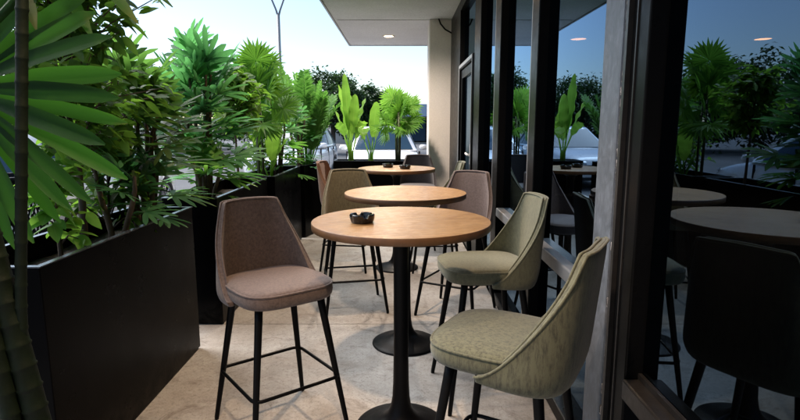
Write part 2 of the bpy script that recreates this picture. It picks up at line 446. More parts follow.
# jagged torn sealant strip
mb = MB(); rnd = random.Random(4)
for i in range(70):
    z = i * 3.1 / 70; w = rnd.uniform(.004, .017)
    mb.box(.797 + rnd.uniform(-.006, .008), .816, 1.952 - w, 1.954 + w, z, z + 3.1 / 70 * rnd.uniform(.7, .98))
bevel(mb.build('torn_sealant', M['caulk'], bld), .003)
mull(1.98, 2.16, .795, .95, mat='post', name='silver_post', bw=.01)
rl = MB(); rl.box(.79, .93, -4, 1.778, .522, .597); bevel(rl.build('window_rail', M['rail'], bld), .008)
rl = MB(); rl.box(.845, .858, -4, 1.776, .598, .618); rl.build('glazing_bead', M['rail'], bld)
rl = MB(); rl.box(.80, .94, -4, 1.778, 0, .07); bevel(rl.build('window_sill', M['frame'], bld), .006)
# bays along the patio
for (y0, y1) in ((2.162, 3.20), (3.442, 4.40), (4.742, 5.50)):
    pane(y0, y1, .80, ZT); pane(y0, y1, .07, .74)
    rl = MB(); rl.box(.80, .93, y0 + .002, y1 - .002, .735, .805); bevel(rl.build('window_rail', M['silver'], bld), .008)
    rl = MB(); rl.box(.80, .94, y0 + .002, y1 - .002, 0, .07); bevel(rl.build('window_sill', M['frame'], bld), .006)
for (y0, y1) in ((3.202, 3.36), (4.402, 4.63), (5.502, 5.92)): mull(y0, y1)
for (y0, y1) in ((3.362, 3.44), (4.632, 4.74)):
    mull(y0, y1, .815, .93, mat='silver', name='silver_trim')
mull(7.36, 8.648)
hd = MB(); hd.box(.80, .94, -4, 1.778, ZT, 3.11); hd.box(.80, .94, 2.162, 3.2, ZT, 3.11); hd.box(.80, .94, 3.442, 4.4, ZT, 3.11); hd.box(.80, .94, 4.742, 5.5, ZT, 3.11)
hd.box(.80, .94, 5.922, 7.358, ZT, 3.11)
hd.build('window_head', M['frame'], bld)
# door bay
dr = MB()
dr.box(.81, .87, 6.02, 6.14, .01, 2.19); dr.box(.81, .87, 7.14, 7.24, .01, 2.19); dr.box(.81, .87, 6.142, 7.138, 2.08, 2.19); dr.box(.81, .87, 6.142, 7.138, .01, .26)
door = bevel(dr.build('door', M['frame'], bld), .006)
m_ = MB(); m_.box(.838, .846, 6.142, 7.138, .262, 2.078); m_.build('door_glass', [M['glass']], door)
h_ = MB(); h_.tube([(.80, 6.09, 1.15), (.765, 6.09, 1.15), (.765, 6.24, 1.16)], .013, 10); h_.box(.795, .809, 6.05, 6.13, 1.04, 1.27); h_.build('door_handle', M['white_paint'], door)
jm = MB(); jm.box(.79, .94, 5.96, 6.015, 0, 2.26); jm.box(.79, .94, 7.245, 7.34, 0, 2.26); jm.box(.79, .94, 6.017, 7.243, 2.20, 2.26)
bevel(jm.build('door_frame', M['frame'], bld), .006)
we = MB(); we.box(.782, .7885, 5.99, 6.012, 0, 2.255); we.box(.782, .7885, 7.25, 7.30, 0, 2.255); we.box(.782, .7885, 6.014, 7.248, 2.215, 2.255)
we.build('edge_strip', M['silver'], bld)
pane(5.98, 7.34, 2.262, ZT, 'transom_pane')
rw = MB(); rw.box(-1.0, .858, -2.6, -2.4, 0, 3.11); rw.build('return_wall', stucco('dark_return_wall', (.10, .09, .085), 40, .4), bld)  # unseen wall added behind the camera to block light from that side
# dark room behind the glass
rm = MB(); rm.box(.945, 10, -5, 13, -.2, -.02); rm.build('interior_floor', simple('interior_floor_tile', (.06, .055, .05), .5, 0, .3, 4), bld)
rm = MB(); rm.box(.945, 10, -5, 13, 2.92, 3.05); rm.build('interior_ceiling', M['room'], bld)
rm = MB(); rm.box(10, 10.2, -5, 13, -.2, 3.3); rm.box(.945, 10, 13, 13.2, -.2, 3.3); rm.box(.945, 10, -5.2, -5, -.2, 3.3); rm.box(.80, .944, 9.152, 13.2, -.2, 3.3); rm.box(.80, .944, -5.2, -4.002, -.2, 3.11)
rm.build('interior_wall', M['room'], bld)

# canopy downlights
def lamp(name, loc, label, cat, lens, r=.075, group=None, spot=None):
    t = thing(name, label, cat, loc, 0, group)
    a = MB(); a.lathe([(r, .0), (r * .98, -.006), (r * 1.35, -.008), (r * 1.42, -.002), (r * 1.42, .001)], 36, capb=False, capt=False); a.build('trim_ring', M['white_trim'], t)
    b = MB(); b.lathe([(r * .99, -.001), (r * .99, -.0012)], 36, capb=True, capt=True); b.build('lens', lens, t)
    if spot:
        li = bpy.data.lights.new('downlight_beam', 'SPOT'); li.energy = spot; li.color = (1, .71, .47) if loc[1] < 5 else (1, .84, .70); li.spot_size = R(100 if loc[1] < 5 else 156); li.spot_blend = .8; li.shadow_soft_size = .05
        lo = bpy.data.objects.new('downlight_beam', li); C.objects.link(lo); lo.parent = t; lo.location = (0, 0, -.06)
    return t
SPOT = 50
for y, lb in ((.85, 'round recessed canopy downlight above the nearest table'), (3.85, 'round recessed canopy downlight above the middle table'),
              (7.1, 'round recessed canopy downlight cut by the top of the photo'), (10.25, 'small glowing canopy downlight near the far canopy edge')):
    lamp('canopy_downlight', (-.21, y, 3.108), lb, 'downlight', M['lens'], .085, 'downlights in the canopy', SPOT if y < 5 else SPOT * 1.45)
for x, lb in ((3.0, 'oval orange ceiling lamp glowing inside behind the pane left of the silver post'), (6.1, 'oval orange ceiling lamp glowing inside behind the large near pane')):
    lamp('interior_lamp', (x, 9.3, 2.915), lb, 'ceiling lamp', M['lens_in'], .13, 'lamps inside the restaurant', 8)

# ------------------------------------------------------------------ planters
def planter(label, loc, rz, Lx, Dp, H=.96):
    """long axis = local Y from 0..Lx, depth towards local -X"""
    t = thing('planter', label, 'planter', loc, rz, 'black trough planters')
    mb = MB(); w = .022
    o = [(0, 0), (0, Lx), (-Dp, Lx), (-Dp, 0)]
    i = [(-w, w), (-w, Lx - w), (-Dp + w, Lx - w), (-Dp + w, w)]
    loops = [[(x, y, .012) for x, y in o], [(x, y, H) for x, y in o], [(x, y, H) for x, y in i], [(x, y, .5) for x, y in i]]
    mb.loft(loops, True, True, True, smooth=False)
    bevel(mb.build('planter_box', M['planter'], t), .004, 2)
    r_ = MB(); c4 = [(.003, -.003), (.003, Lx + .003), (-Dp - .003, Lx + .003), (-Dp - .003, -.003)]; i4 = [(-w, w), (-w, Lx - w), (-Dp + w, Lx - w), (-Dp + w, w)]
    r_.loft([[(x, y, H + .001) for x, y in c4], [(x, y, H + .006) for x, y in c4], [(x, y, H + .006) for x, y in i4], [(x, y, H + .001) for x, y in i4]], True, smooth=False)
    r_.build('rim', M['rim_paint'], t)  # added strip that carries the bright sky line
    s_ = MB(); n = 14; rr = random.Random(int(Lx * 100) + int(loc[1] * 10))
    g = [[s_.vert((-w - .001 - (Dp - 2 * w - .002) * a / 4, w + .001 + (Lx - 2 * w - .002) * b / n, H - .10 + rr.uniform(-.015, .02))) for b in range(n + 1)] for a in range(5)]
    for a in range(4):
        for b in range(n): s_.face((g[a][b], g[a + 1][b], g[a + 1][b + 1], g[a][b + 1]))
    s_.build('soil', M['soil'], t)
    f = MB()
    for (x, y) in ((-.05, .06), (-.05, Lx - .06), (-Dp + .05, .06), (-Dp + .05, Lx - .06)): f.lathe([(.02, 0), (.02, .014)], 12, (x, y, 0))
    f.build('feet', M['black_metal'], t)
    return t
planter('black trough planter holding the bright small sprout, nearest to the camera', (-1.347, 1.93, 0), 0, 1.48, .40)
planter('black trough planter behind the brown stool with its back against it', (-1.33, 3.83, 0), 0, 1.48, .40)
planter('black trough planter with fan palm and broad leaves, beyond the brown stool', (-1.29, 5.47, 0), 0, 1.42, .40)
planter('short black trough planter turned slightly inward beside the tan stool', (-1.255, 6.96, 0), R(-14), .80, .40)
planter('black trough planter set across the far end of the patio', (.42, 7.86, 0), R(90), 1.40, .40) 
# across: local Y -> -X, local -X -> -Y ; shift so near face lies at y = 7.86
bpy.data.objects['planter.004'].location = (.42, 8.26, 0)

# ------------------------------------------------------------------ tables
tabn = [0]
def table(label, x, y, d):
    t = thing('bar_table', label, 'bar table', (x, y, 0), R(17 + 40 * tabn[0]), 'round bar tables'); tabn[0] += 1
    r = d / 2
    mb = MB()
    n = 96; prof = [(r - .03, 1.017, 1), (r - .002, 1.017, 1), (r, 1.019, 1), (r, 1.0482, 1), (r - .0018, 1.05, 0), (r - .02, 1.0502, 0)]
    rings = [[mb.vert((a * math.cos(2 * PI * k / n), a * math.sin(2 * PI * k / n), z)) for k in range(n)] for a, z, _ in prof]
    for j in range(len(rings) - 1):
        for k in range(n): mb.face((rings[j][k], rings[j][(k + 1) % n], rings[j + 1][(k + 1) % n], rings[j + 1][k]), j == 2, prof[j][2] if j < 4 else 0)
    mb.face(rings[0][::-1], False, 1); mb.face(rings[-1], False, 0)
    mb.build('table_top', [M['wood'], M['wood_edge']], t)
    b = MB(); b.lathe([(.223, 0), (.226, .004), (.225, .010), (.215, .016), (.17, .026), (.125, .040), (.09, .060), (.066, .085), (.051, .12), (.0425, .17), (.0385, .25)], 64, capt=False)
    b.build('base', M['black_metal'], t)
    c = MB(); c.lathe([(.0385, .25), (.036, .4), (.0355, .85), (.038, .93), (.047, .968), (.075, .985), (.13, .999), (.13, 1.016)], 48, capb=False)
    c.build('column', M['black_metal'], t)
    return t
table('round oak topped bar table nearest the camera with one black ashtray', .005, 2.45, .83)
table('round oak topped bar table in the middle of the row with an empty top', .035, 3.49, .80)
table('round oak topped bar table farthest from the camera with two black ashtrays', -.035, 5.46, .79)

def ashtray(label, x, y, rz):
    mb = MB(); n = 32
    def ring(r, z, notch=0, fac=0):
        out = []
        for k in range(n):
            a = 2 * PI * k / n
            rr = r * (1 - fac * (k % 4 == 2)); zz = z - (notch if (k % 8) in (0, 1, 7) and notch and (k % 8) == 0 else 0)
            if notch and (k % 8) in (0, 1): zz = z - notch
            out.append((rr * math.cos(a), rr * math.sin(a), zz))
        return out
    mb.loft([ring(.046, 0), ring(.050, .002), ring(.056, .020, 0, .05), ring(.058, .036, .012, .05), ring(.054, .041, .014), ring(.045, .040, .014), ring(.040, .014), ring(.02, .010)], True, True, True, smooth=False)
    o = mb.build('ashtray', M['ash']); o.location = (x, y, 1.0505); o.rotation_euler = (0, 0, rz)
    bevel(o, .002)
    return tag(o, label, 'ashtray', 'black ashtrays on the tables')
ashtray('black notched glass ashtray alone on the nearest table', -.172, 2.385, .3)
ashtray('black notched glass ashtray on the farthest table, left one of the pair', -.125, 5.55, .9)
ashtray('black notched glass ashtray on the farthest table, right one of the pair', .05, 5.36, .1)

# ------------------------------------------------------------------ bar stools
def outline(hw, yf, yr, n, N=40):
    pts = []
    for k in range(N):
        a = 2 * PI * k / N; c, s_ = math.cos(a), math.sin(a)
        x = hw * math.copysign(abs(c) ** (2 / n), c)
        y = math.copysign(abs(s_) ** (2 / n), s_)
        y = y * (yr if y > 0 else yf)
        x *= 1 - .06 * max(0, y / yr)
        pts.append((x, y))
    return pts
def build_stool(name, label, fab, loc, rz):
    t = thing(name, label, 'bar stool', loc, rz, 'upholstered bar stools')
    # seat cushion (facing local -Y)
    def lp(sc, z, crown=0): return [(x * sc, y * sc, z) for x, y in outline(.228, .245, .218, 3.8)]
    mb = MB(); mb.loft([lp(.90, .683), lp(.965, .686), lp(1.0, .700), lp(1.012, .722), lp(1.0, .744), lp(.972, .756), lp(.90, .763), lp(.75, .768), lp(.5, .771), lp(.2, .772)], True, True, True)
    seat = mb.build('seat', fab, t)
    pp = MB(); pp.tube(lp(.997, .748), .0052, 8, True); pp.build('piping', fab, seat)
    # wrap-around shell: one closed section swept round the rear of the seat
    NA, NT = 65, 8; A = R(97); TH = .031
    def plan(phi):
        c, s_ = math.cos(phi), math.sin(phi)
        n = 3.6
        r = (abs(s_ / .249) ** n + abs(c / .262) ** n) ** (-1 / n)
        return r * s_, r * c, r
    def ztop(phi):
        u = abs(phi) / A; w0 = .075
        if u < .36: g = 1 - .015 * (u / .36) ** 2
        else:
            w = (u - .36) / .64; ge = lambda q: .985 * (1 - q) ** 1.75
            g = ge(w) if w > w0 else ge(w0) + (.985 - ge(w0)) * math.sqrt(max(0, 1 - (w / w0) ** 2)) * .96 + (.985 - ge(w0)) * .04 * (1 - w / w0)
        return .690 + .425 * g
    def P(phi, z, off=0):
        x, y, r = plan(phi)
        x *= (r - off) / r; y *= (r - off) / r
        u = (z - .70) / .41
        k = (1 - .15 * max(0, u)) if u > 0 else 1 - 4.5 * u * u
        x *= k; y = y * (1 if u > 0 else k) + .042 * max(0, u) * (1 if y > 0 else .3)
        return V((x, y, z))
    mb = MB(); loops = []
    for i in range(NA):
        ph = -A + 2 * A * i / (NA - 1); zt = ztop(ph); u = abs(ph) / A
        zb = .648 + .024 * u ** 3
        zs = [zb + (zt - zb) * j / (NT - 1) for j in range(NT)]
        loops.append([P(ph, z) for z in zs] + [P(ph, zt + .004, TH * .5)] + [P(ph, z, TH) for z in zs[::-1]] + [P(ph, zb - .003, TH * .5)])
    mb.loft(loops, True, True, True)
    sh = mb.build('backrest', fab, t)
    ss = sh.modifiers.new('smooth', 'SUBSURF'); ss.levels = 1; ss.render_levels = 1
    for off in (.0015, TH - .0015):
        ed = []
        for i in range(NA):
            ph = -A + 2 * A * i / (NA - 1); ed.append(P(ph, ztop(ph) + .0005, off))
        pp = MB(); pp.tube(ed, .0050, 8); pp.build('piping', fab, sh)
    # legs, foot ring, under-seat plate
    for sx in (-1, 1):
        for sy in (-1, 1):
            l = MB(); l.tube([(sx * .155, sy * .150, .684), (sx * .162, sy * .158, .62), (sx * .243, sy * .238, .012), (sx * .2435, sy * .2385, .0)], [.0185, .0180, .0115, .0105], 14)
            l.build('leg', M['black_metal'], t)
    q = MB(); h = .222; rr = .045; pts = []
    for cx, cy, a0 in ((h - rr, h - rr, 0), (-h + rr, h - rr, 90), (-h + rr, -h + rr, 180), (h - rr, -h + rr, 270)):
        for k in range(6): pts.append((cx + rr * math.cos(R(a0 + 18 * k)), cy + rr * math.sin(R(a0 + 18 * k)), .275))
    q.tube(pts, .0085, 10, True); q.build('foot_ring', M['black_metal'], t)
    q = MB(); q.box(-.17, .17, -.165, .165, .668, .684); q.build('seat_plate', M['black_metal'], t)
    return t
build_stool('bar_stool', 'brown suede bar stool alone on the left of the nearest table', M['brown'], (-.60, 2.49, 0), R(38))
build_stool('bar_stool', 'khaki bar stool seen front on, standing behind the nearest table on its left', M['olive2'], (-.385, 4.26, 0), R(12))
build_stool('bar_stool', 'tan suede bar stool seen from the side, left of the farthest table', M['tan'], (-.545, 5.51, 0), R(81))
build_stool('bar_stool', 'mauve brown suede bar stool with tall back on the right of the middle table', M['mauve'], (.45, 4.12, 0), R(-29))
build_stool('bar_stool', 'sage green bar stool half hidden behind the mauve brown stool', M['sage'], (.36, 5.48, 0), R(-88))
build_stool('bar_stool', 'dark brown bar stool at the far side of the farthest table, by the column', M['dark_brown'], (.20, 6.48, 0), R(-6))
build_stool('bar_stool', 'olive bar stool with its seat and inner back in view, right of the nearest table', M['sage'], (.465, 2.83, 0), R(-83))
build_stool('bar_stool', 'olive bar stool closest to the camera, its outer back beside the silver post', M['olive'], (.385, 1.80, 0), R(-120))
# the seat of the right-hand stool is the yellower olive
bpy.data.objects['bar_stool.006']

# ------------------------------------------------------------------ plants
def rdir(az, el): return V((math.cos(el) * math.cos(az), math.cos(el) * math.sin(az), math.sin(el)))
def fan(mb, p, d, up, Rr, nseg, spread, W, prof, droop, rnd, tint=.5, fold=.25, start=.0, segs=6, lenvar=.1):
    d = V(d).normalized(); up = V(up); up = (up - d * up.dot(d)).normalized(); side = d.cross(up)
    for k in range(nseg):
        f = (k + .5) / nseg * 2 - 1; a = f * spread / 2
        dd = d * math.cos(a) + side * math.sin(a) + up * rnd.uniform(-.10, .10)
        L = Rr * (1 - .22 * abs(f) ** 2) * rnd.uniform(1 - lenvar, 1 + lenvar)
        n = up + side * rnd.uniform(-.25, .25)
        mb.blade(p + dd * start, dd, n, L, W * rnd.uniform(.85, 1.12), droop * rnd.uniform(.5, 1.5), segs, fold, prof, min(1, max(0, tint + rnd.uniform(-.18, .18))))

def rhapis(label, x, y, z0, top, lm, seed, stems=5, fronds=20, rad=.34, seg=8, Ls=.27, low=.35, W=.036, name='lady_palm', sm='stem_brown', tint0=.5):
    rnd = random.Random(seed); t = thing(name, label, 'palm', (x, y, z0)); H = top - z0
    st = []
    for k in range(stems):
        a = 2 * PI * k / stems + rnd.uniform(-.4, .4); b = V((math.cos(a), math.sin(a), 0))
        h = H * rnd.uniform(.55, .84); pts = [b * .05 * rnd.uniform(.6, 1.2) + b * (.10 * (i / 5) ** 1.5 * rnd.uniform(.6, 1)) + Z * h * i / 5 for i in range(6)]
        pts[0].z -= .02
        m = MB(); m.tube(pts, [.017, .016, .015, .014, .012, .008], 8); m.build('stem', M[sm], t); st.append((pts, h))
    for k in range(fronds):
        pts, h = st[k % stems]; u = low + (1 - low) * (k / max(1, fronds - 1)) ** .8
        i = min(4, int(u * 5)); fr = u * 5 - i; p = pts[i].lerp(pts[i + 1], min(1, fr))
        az = k * 2.399 + rnd.uniform(-.5, .5); el = R(-5) + R(75) * max(0, (u - low) / (1 - low)) ** 1.3 + R(rnd.uniform(-12, 14))
        d = rdir(az, el); pl = rad * rnd.uniform(.35, .75) * (1.1 - .5 * u)
        e = p + d * pl; m = MB()
        m.tube([p, p + d * pl * .5 + Z * .01, e], [.006, .005, .004], 6, tint=.3)
        up = Z * math.cos(el) - V((d.x, d.y, 0)) * math.sin(el) + V((rnd.uniform(-.4, .4), rnd.uniform(-.4, .4), rnd.uniform(-.2, .3)))
        tt = tint0 + .35 * (u - .6) + rnd.uniform(-.2, .2)
        fan(m, e, d, up, Ls * rnd.uniform(.82, 1.15), seg + rnd.choice((-1, 0, 1)), R(rnd.uniform(150, 215)), W, 'blunt', .13, rnd, tt, .18)
        m.build('frond', lm, t)
    return t

def fanpalm(label, x, y, z0, lm, seed, fronds, crown_z, rad, Rr=.25, nseg=24, name='fan_palm', face=(.1, -1, .35), stems=3, tint0=.55, sm='stem_green'):
    rnd = random.Random(seed); t = thing(name, label, 'palm', (x, y, z0)); H = crown_z - z0
    for k in range(stems):
        a = 2 * PI * k / max(1, stems) + .4; m = MB()
        m.tube([(.03 * math.cos(a), .03 * math.sin(a), -.02), (.035 * math.cos(a), .035 * math.sin(a), H * .5), (.02 * math.cos(a), .02 * math.sin(a), H * .95)], [.013, .012, .009], 8)
        m.build('stem', M[sm], t)
    for k in range(fronds):
        az = k * 2.399 + rnd.uniform(-.4, .4); u = (k + .5) / fronds
        el = R(-25 + 105 * u) + R(rnd.uniform(-10, 10)); d = rdir(az, el)
        p = V((0, 0, H * (.68 + .29 * u))); pl = rad * (rnd.uniform(.55, 1.0) if k % 3 else rnd.uniform(.1, .4)); e = p + d * pl
        m = MB(); m.tube([p, p.lerp(e, .5) + Z * .02, e], [.006, .005, .004], 6, tint=.4)
        up = Z * math.cos(el) - V((d.x, d.y, 0)) * math.sin(el) + V((rnd.uniform(-.6, .6), rnd.uniform(-.6, .6), 0))
        up = up.normalized() * .55 + V(face) * rnd.uniform(.5, 1.3)
        tt = tint0 + rnd.uniform(-.3, .3)
        # pleated fused centre, then free narrow segments
        fan(m, e, d, up, Rr * rnd.uniform(.85, 1.12), nseg, R(rnd.uniform(245, 300)), Rr * .15, 'wedge', .10, rnd, tt, .45, segs=5)
        m.build('frond', lm, t)
    return t

def ficus(label, x, y, z0, H, lm, seed, crown=(.3, .3), zc=(.35, 1.0), nb=26, nl=12, ll=.075, lw=.036, name='ficus', trunk_r=.016, cat='plant', tr='bark', tint0=.5, lean=(0, 0)):
    rnd = random.Random(seed); t = thing(name, label, cat, (x, y, z0))
    m = MB(); pts = [V((lean[0] * (i / 6) + rnd.uniform(-.012, .012), lean[1] * (i / 6) + rnd.uniform(-.012, .012), H * .92 * i / 6 - (.02 if i == 0 else 0))) for i in range(7)]
    m.tube(pts, [trunk_r * (1 - .11 * i) for i in range(7)], 8); tk = m.build('trunk', M[tr], t)
    tw = MB(); lf = MB()
    for b in range(nb):
        u = zc[0] + (zc[1] - zc[0]) * (b / max(1, nb - 1)); i = min(5, int(u * 6 * .98)); p = pts[i].lerp(pts[min(6, i + 1)], u * 6 * .98 - i)
        az = b * 2.399 + rnd.uniform(-.6, .6); el = R(rnd.uniform(5, 60)) + R(20) * u
        d = rdir(az, el); prof = math.sin(PI * min(1, .15 + .8 * (u - zc[0]) / (zc[1] - zc[0] + 1e-6))) ** .6
        BL = rnd.uniform(.55, 1.05) * prof; e = p + V((d.x * crown[0], d.y * crown[1], d.z * max(crown))) * BL
        mid = p.lerp(e, .5) + Z * .03
        tw.tube([p, mid, e], [.005, .0038, .002], 5, tint=.3)
        for q in range(nl):
            f = .2 + .8 * (q + 1) / nl; c = (p.lerp(mid, f * 2) if f < .5 else mid.lerp(e, f * 2 - 1)) + V((rnd.uniform(-1, 1), rnd.uniform(-1, 1), rnd.uniform(-1, 1))) * .025
            ad = rdir(az + rnd.choice((-1, 1)) * rnd.uniform(.3, 1.3), R(rnd.uniform(-45, 40)))
            lf.blade(c, ad, Z + V((rnd.uniform(-.8, .8), rnd.uniform(-.8, .8), 0)), ll * rnd.uniform(.7, 1.2), lw * rnd.uniform(.8, 1.2), rnd.uniform(.05, .45), 5, .22, 'ovate', min(1, max(0, tint0 + rnd.uniform(-.4, .4))))
    tw.build('twigs', M['stem_brown'], t); lf.build('foliage', lm, t)
    return t

def pinnate(label, x, y, z0, lm, seed, fronds, FL, el0=78, el1=40, name='areca_palm', nl=26, lw=.024, ll=.2, tint0=.55, base_h=.25, stems_vis=True):
    rnd = random.Random(seed); t = thing(name, label, 'palm', (x, y, z0))
    for k in range(fronds):
        az = k * 2.399 + rnd.uniform(-.4, .4); el = R(rnd.uniform(el1, el0)); d = rdir(az, el); L = FL * rnd.uniform(.75, 1.1)
        m = MB(); pts = []; droop = rnd.uniform(.12, .30)
        b0 = V((math.cos(az) * .03, math.sin(az) * .03, -.02))
        for i in range(9):
            f = i / 8; pts.append(b0 + d * L * f - Z * droop * L * f * f)
        m.tube(pts, [.010 - .0075 * i / 8 for i in range(9)], 6, tint=.6)
        for q in range(nl):
            f = base_h + (1 - base_h) * (q + .5) / nl; i = min(7, int(f * 8)); p = pts[i].lerp(pts[i + 1], f * 8 - i); tg = (pts[i + 1] - pts[i]).normalized()
            side = tg.cross(Z); side = side.normalized() if side.length > .05 else V((1, 0, 0)); up = side.cross(tg)
            for s_ in (-1, 1):
                dd = tg * .62 + side * s_ * .72 + up * rnd.uniform(.05, .35)
                m.blade(p, dd, up, ll * (math.sin(PI * (.18 + .74 * (f - base_h) / (1 - base_h))) ** .7) * rnd.uniform(.85, 1.1), lw, rnd.uniform(.1, .35), 4, .3, 'lance', min(1, max(0, tint0 + rnd.uniform(-.25, .25))))
        m.build('frond', lm, t)
    return t

def banana(label, x, y, z0, lm, seed, leaves, name='banana_plant'):
    """leaves: list of (azimuth deg, elevation deg, petiole length, blade length, width, droop)"""
    rnd = random.Random(seed); t = thing(name, label, 'plant', (x, y, z0))
    for (az, el, pl, L, W, dr) in leaves:
        d = rdir(R(az), R(el)); b = V((math.cos(R(az)) * .03, math.sin(R(az)) * .03, -.02)); e = b + Z * pl * .55 + d * pl * .5
        m = MB(); m.tube([b, b + Z * pl * .5, e], [.012, .010, .007], 8, tint=.8)
        n = rdir(R(az) + PI, R(90 - el)) + V((rnd.uniform(-.5, .5), rnd.uniform(-.5, .5), 0))
        m.blade(e, d, n, L, W, dr, 20, .22, 'broad', rnd.uniform(.35, .8))
        m.build('leaf', lm, t)
    return t

ZS = .86   # soil level in the planters
# nearest planter
ficus('small bright green leafy sprout at the front rim of the nearest planter', -1.50, 2.30, ZS, .46, L5, 3, (.15, .16), (.25, 1.0), 18, 6, .092, .054, 'leafy_sprout', .012, tr='stem_brown', tint0=.55)
ficus('tall dense ficus with small dark leaves in the nearest planter', -1.58, 2.60, ZS, 1.50, L4, 5, (.60, .50), (.30, 1.0), 110, 18, .085, .042, 'ficus_tree', .019, tint0=.42)
rhapis('dark lady palm with yellow flecked leaves at the far end of the nearest planter', -1.55, 3.20, ZS, 2.06, L3, 7, 7, 42, .34, 8, .26, .34, .036, tint0=.40)
ficus('dark leafy shrub filling the nearest planter under the ficus', -1.62, 2.92, ZS, .62, L4, 15, (.34, .42), (.1, 1.0), 34, 13, .080, .040, 'leafy_shrub', .010, tint0=.25)
rhapis('low blue green lady palm fan in the middle of the nearest planter', -1.47, 2.72, ZS, 1.36, L2, 12, 2, 6, .22, 9, .20, .45, .026, tint0=.6)
rhapis('low dark lady palm at the foot of the yellow flecked lady palm', -1.50, 3.06, ZS, 1.36, L2, 14, 3, 12, .20, 9, .20, .30, .030, tint0=.35)
# second planter
rhapis('tall blue green lady palm behind the back of the brown stool', -1.54, 4.18, ZS, 2.20, L2, 21, 7, 54, .34, 9, .30, .24, .038, tint0=.55)
rhapis('low light green lady palm at the foot of the tall blue green lady palm', -1.47, 4.04, ZS, 1.36, L8, 27, 3, 12, .18, 9, .21, .30, .030, tint0=.6)
ficus('yellow green ficus between the tall lady palm and the lime fan palm', -1.52, 4.98, ZS, 1.12, L4, 23, (.40, .40), (.52, 1.0), 64, 16, .085, .042, 'ficus_tree', .014, tint0=.62)
# third planter
fanpalm('lime fan palm with round pleated fans rising over the third planter', -1.50, 5.72, ZS, L6, 31, 20, 1.86, .34, .25, 24, tint0=.5)
banana('broad leaved plant leaning over the rim under the lime fan palm', -1.46, 5.98, ZS, L7, 33, [(-60, 72, .25, .52, .15, .10), (200, 70, .2, .55, .14, .25), (-20, 62, .3, .42, .13, .35), (60, 75, .2, .6, .13, .2)], 'broad_leaf_plant')
rhapis('dark green lady palm at the far end of the third planter', -1.48, 6.45, ZS, 2.06, L8, 35, 6, 40, .36, 9, .26, .10, .034, tint0=.5)
ficus('low bushy shrub between the stems in the third planter', -1.60, 6.20, ZS, .55, L4, 37, (.26, .50), (.1, .95), 28, 11, .075, .038, 'leafy_shrub', .009, tint0=.5)
# fourth
pinnate('feathery areca palm in the short turned planter', -1.30, 7.45, ZS, L8, 41, 24, 1.72, 88, 66, nl=34, lw=.028, ll=.20, tint0=.55)
rhapis('slim green lady palm beside the feathery areca palm', -1.38, 7.20, ZS, 1.85, L2, 43, 4, 24, .30, 9, .22, .12, .030, tint0=.5)
# across the far end
banana('upright banana plant with lime leaves in the far planter', -.74, 8.08, ZS, L7, 51, [(-110, 82, .55, .86, .13, .05), (-70, 74, .5, .66, .15, .10), (150, 80, .5, .80, .14, .08), (20, 76, .5, .62, .17, .12), (190, 72, .5, .7, .15, .2), (-40, 66, .45, .50, .16, .45), (-120, 60, .5, .42, .14, .5), (100, 78, .4, .8, .16, .1)])
banana('smaller banana plant with drooping leaf in the far planter', -.44, 8.06, ZS, L7, 53, [(-60, 78, .45, .60, .16, .12), (-100, 40, .62, .46, .15, .9), (30, 74, .4, .55, .15, .2), (170, 70, .42, .6, .14, .2)])
fanpalm('bright green fan palm in the far planter beside the column', -.03, 8.06, ZS, L6, 55, 20, 1.72, .29, .215, 24, tint0=.5, stems=4)

# foreground palm in its own round pot
fp = thing('fan_palm', 'big dark fan palm at the left edge, closest to the camera, with ringed canes', 'palm', (-.80, 1.15, .40))
def cane(pts, r, name='cane'):
    m = MB(); pp = []; rr = []
    pts = [V(p) - V((-.80, 1.15, .40)) for p in pts]
    tot = sum((b - a).length for a, b in zip(pts, pts[1:])); n = max(4, int(tot / .05)); 
    def at(u):
        d = u * tot
        for a, b in zip(pts, pts[1:]):
            l = (b - a).length
            if d <= l + 1e-9: return a.lerp(b, d / l)
            d -= l
        return pts[-1]
    for i in range(n):
        for f, k in ((0, 1.10), (.08, 1.0), (.86, .98), (.96, 1.09)):
            pp.append(at((i + f) / n)); rr.append(r * k)
    m.tube(pp, rr, 14); return m.build(name, M['cane'], fp)
cane([(-.92, 1.165, .38), (-.862, 1.165, 1.1), (-.790, 1.17, 1.75), (-.765, 1.17, 1.98)], .0120)
cane([(-.78, 1.14, .38), (-.85, 1.157, .81), (-.93, 1.17, 1.29), (-.98, 1.2, 1.6)], .026)
cane([(-.83, 1.12, .38), (-.89, 1.13, .82), (-.925, 1.14, 1.12), (-.97, 1.15, 1.5)], .020)
rnd = random.Random(77)
def big_fan(c, d, up, Rr, nseg, spread, W, dr=.06, tint=.45, pet=None, fold=.16):
    o = V((-.80, 1.15, .40)); m = MB(); c = V(c) - o
    if pet: m.tube([V(pet) - o, (V(pet) - o).lerp(c, .5) + Z * .03, c], [.009, .008, .006], 8, tint=.3)
    fan(m, c, d, up, Rr, nseg, R(spread), W, 'pleat', dr, rnd, tint, fold, segs=12, lenvar=.06)
    m.build('frond', L1, fp)
big_fan((-1.07, 1.32, 1.575), (1, -.05, .26), (.05, -1, .1), .43, 24, 218, .044, .06, .45, (-.80, 1.17, 1.75), .45)
big_fan((-1.02, 1.42, 2.12), (.75, .1, -.55), (.2, -.6, .6), .46, 10, 150, .042, .12, .3, (-.84, 1.17, 1.9))
big_fan((-.86, 1.20, 2.12), (.2, .6, .5), (-.3, -.6, .6), .36, 9, 190, .05, .15, .4, (-.84, 1.17, 1.9))
big_fan((-1.05, 1.05, 1.72), (-.7, -.4, .3), (.3, -.2, .9), .34, 9, 190, .05, .15, .4, (-.9, 1.16, 1.5))
pt = thing('round_pot', 'round black pot at the left edge holding the big fan palm', 'pot', (-.80, 1.15, 0))
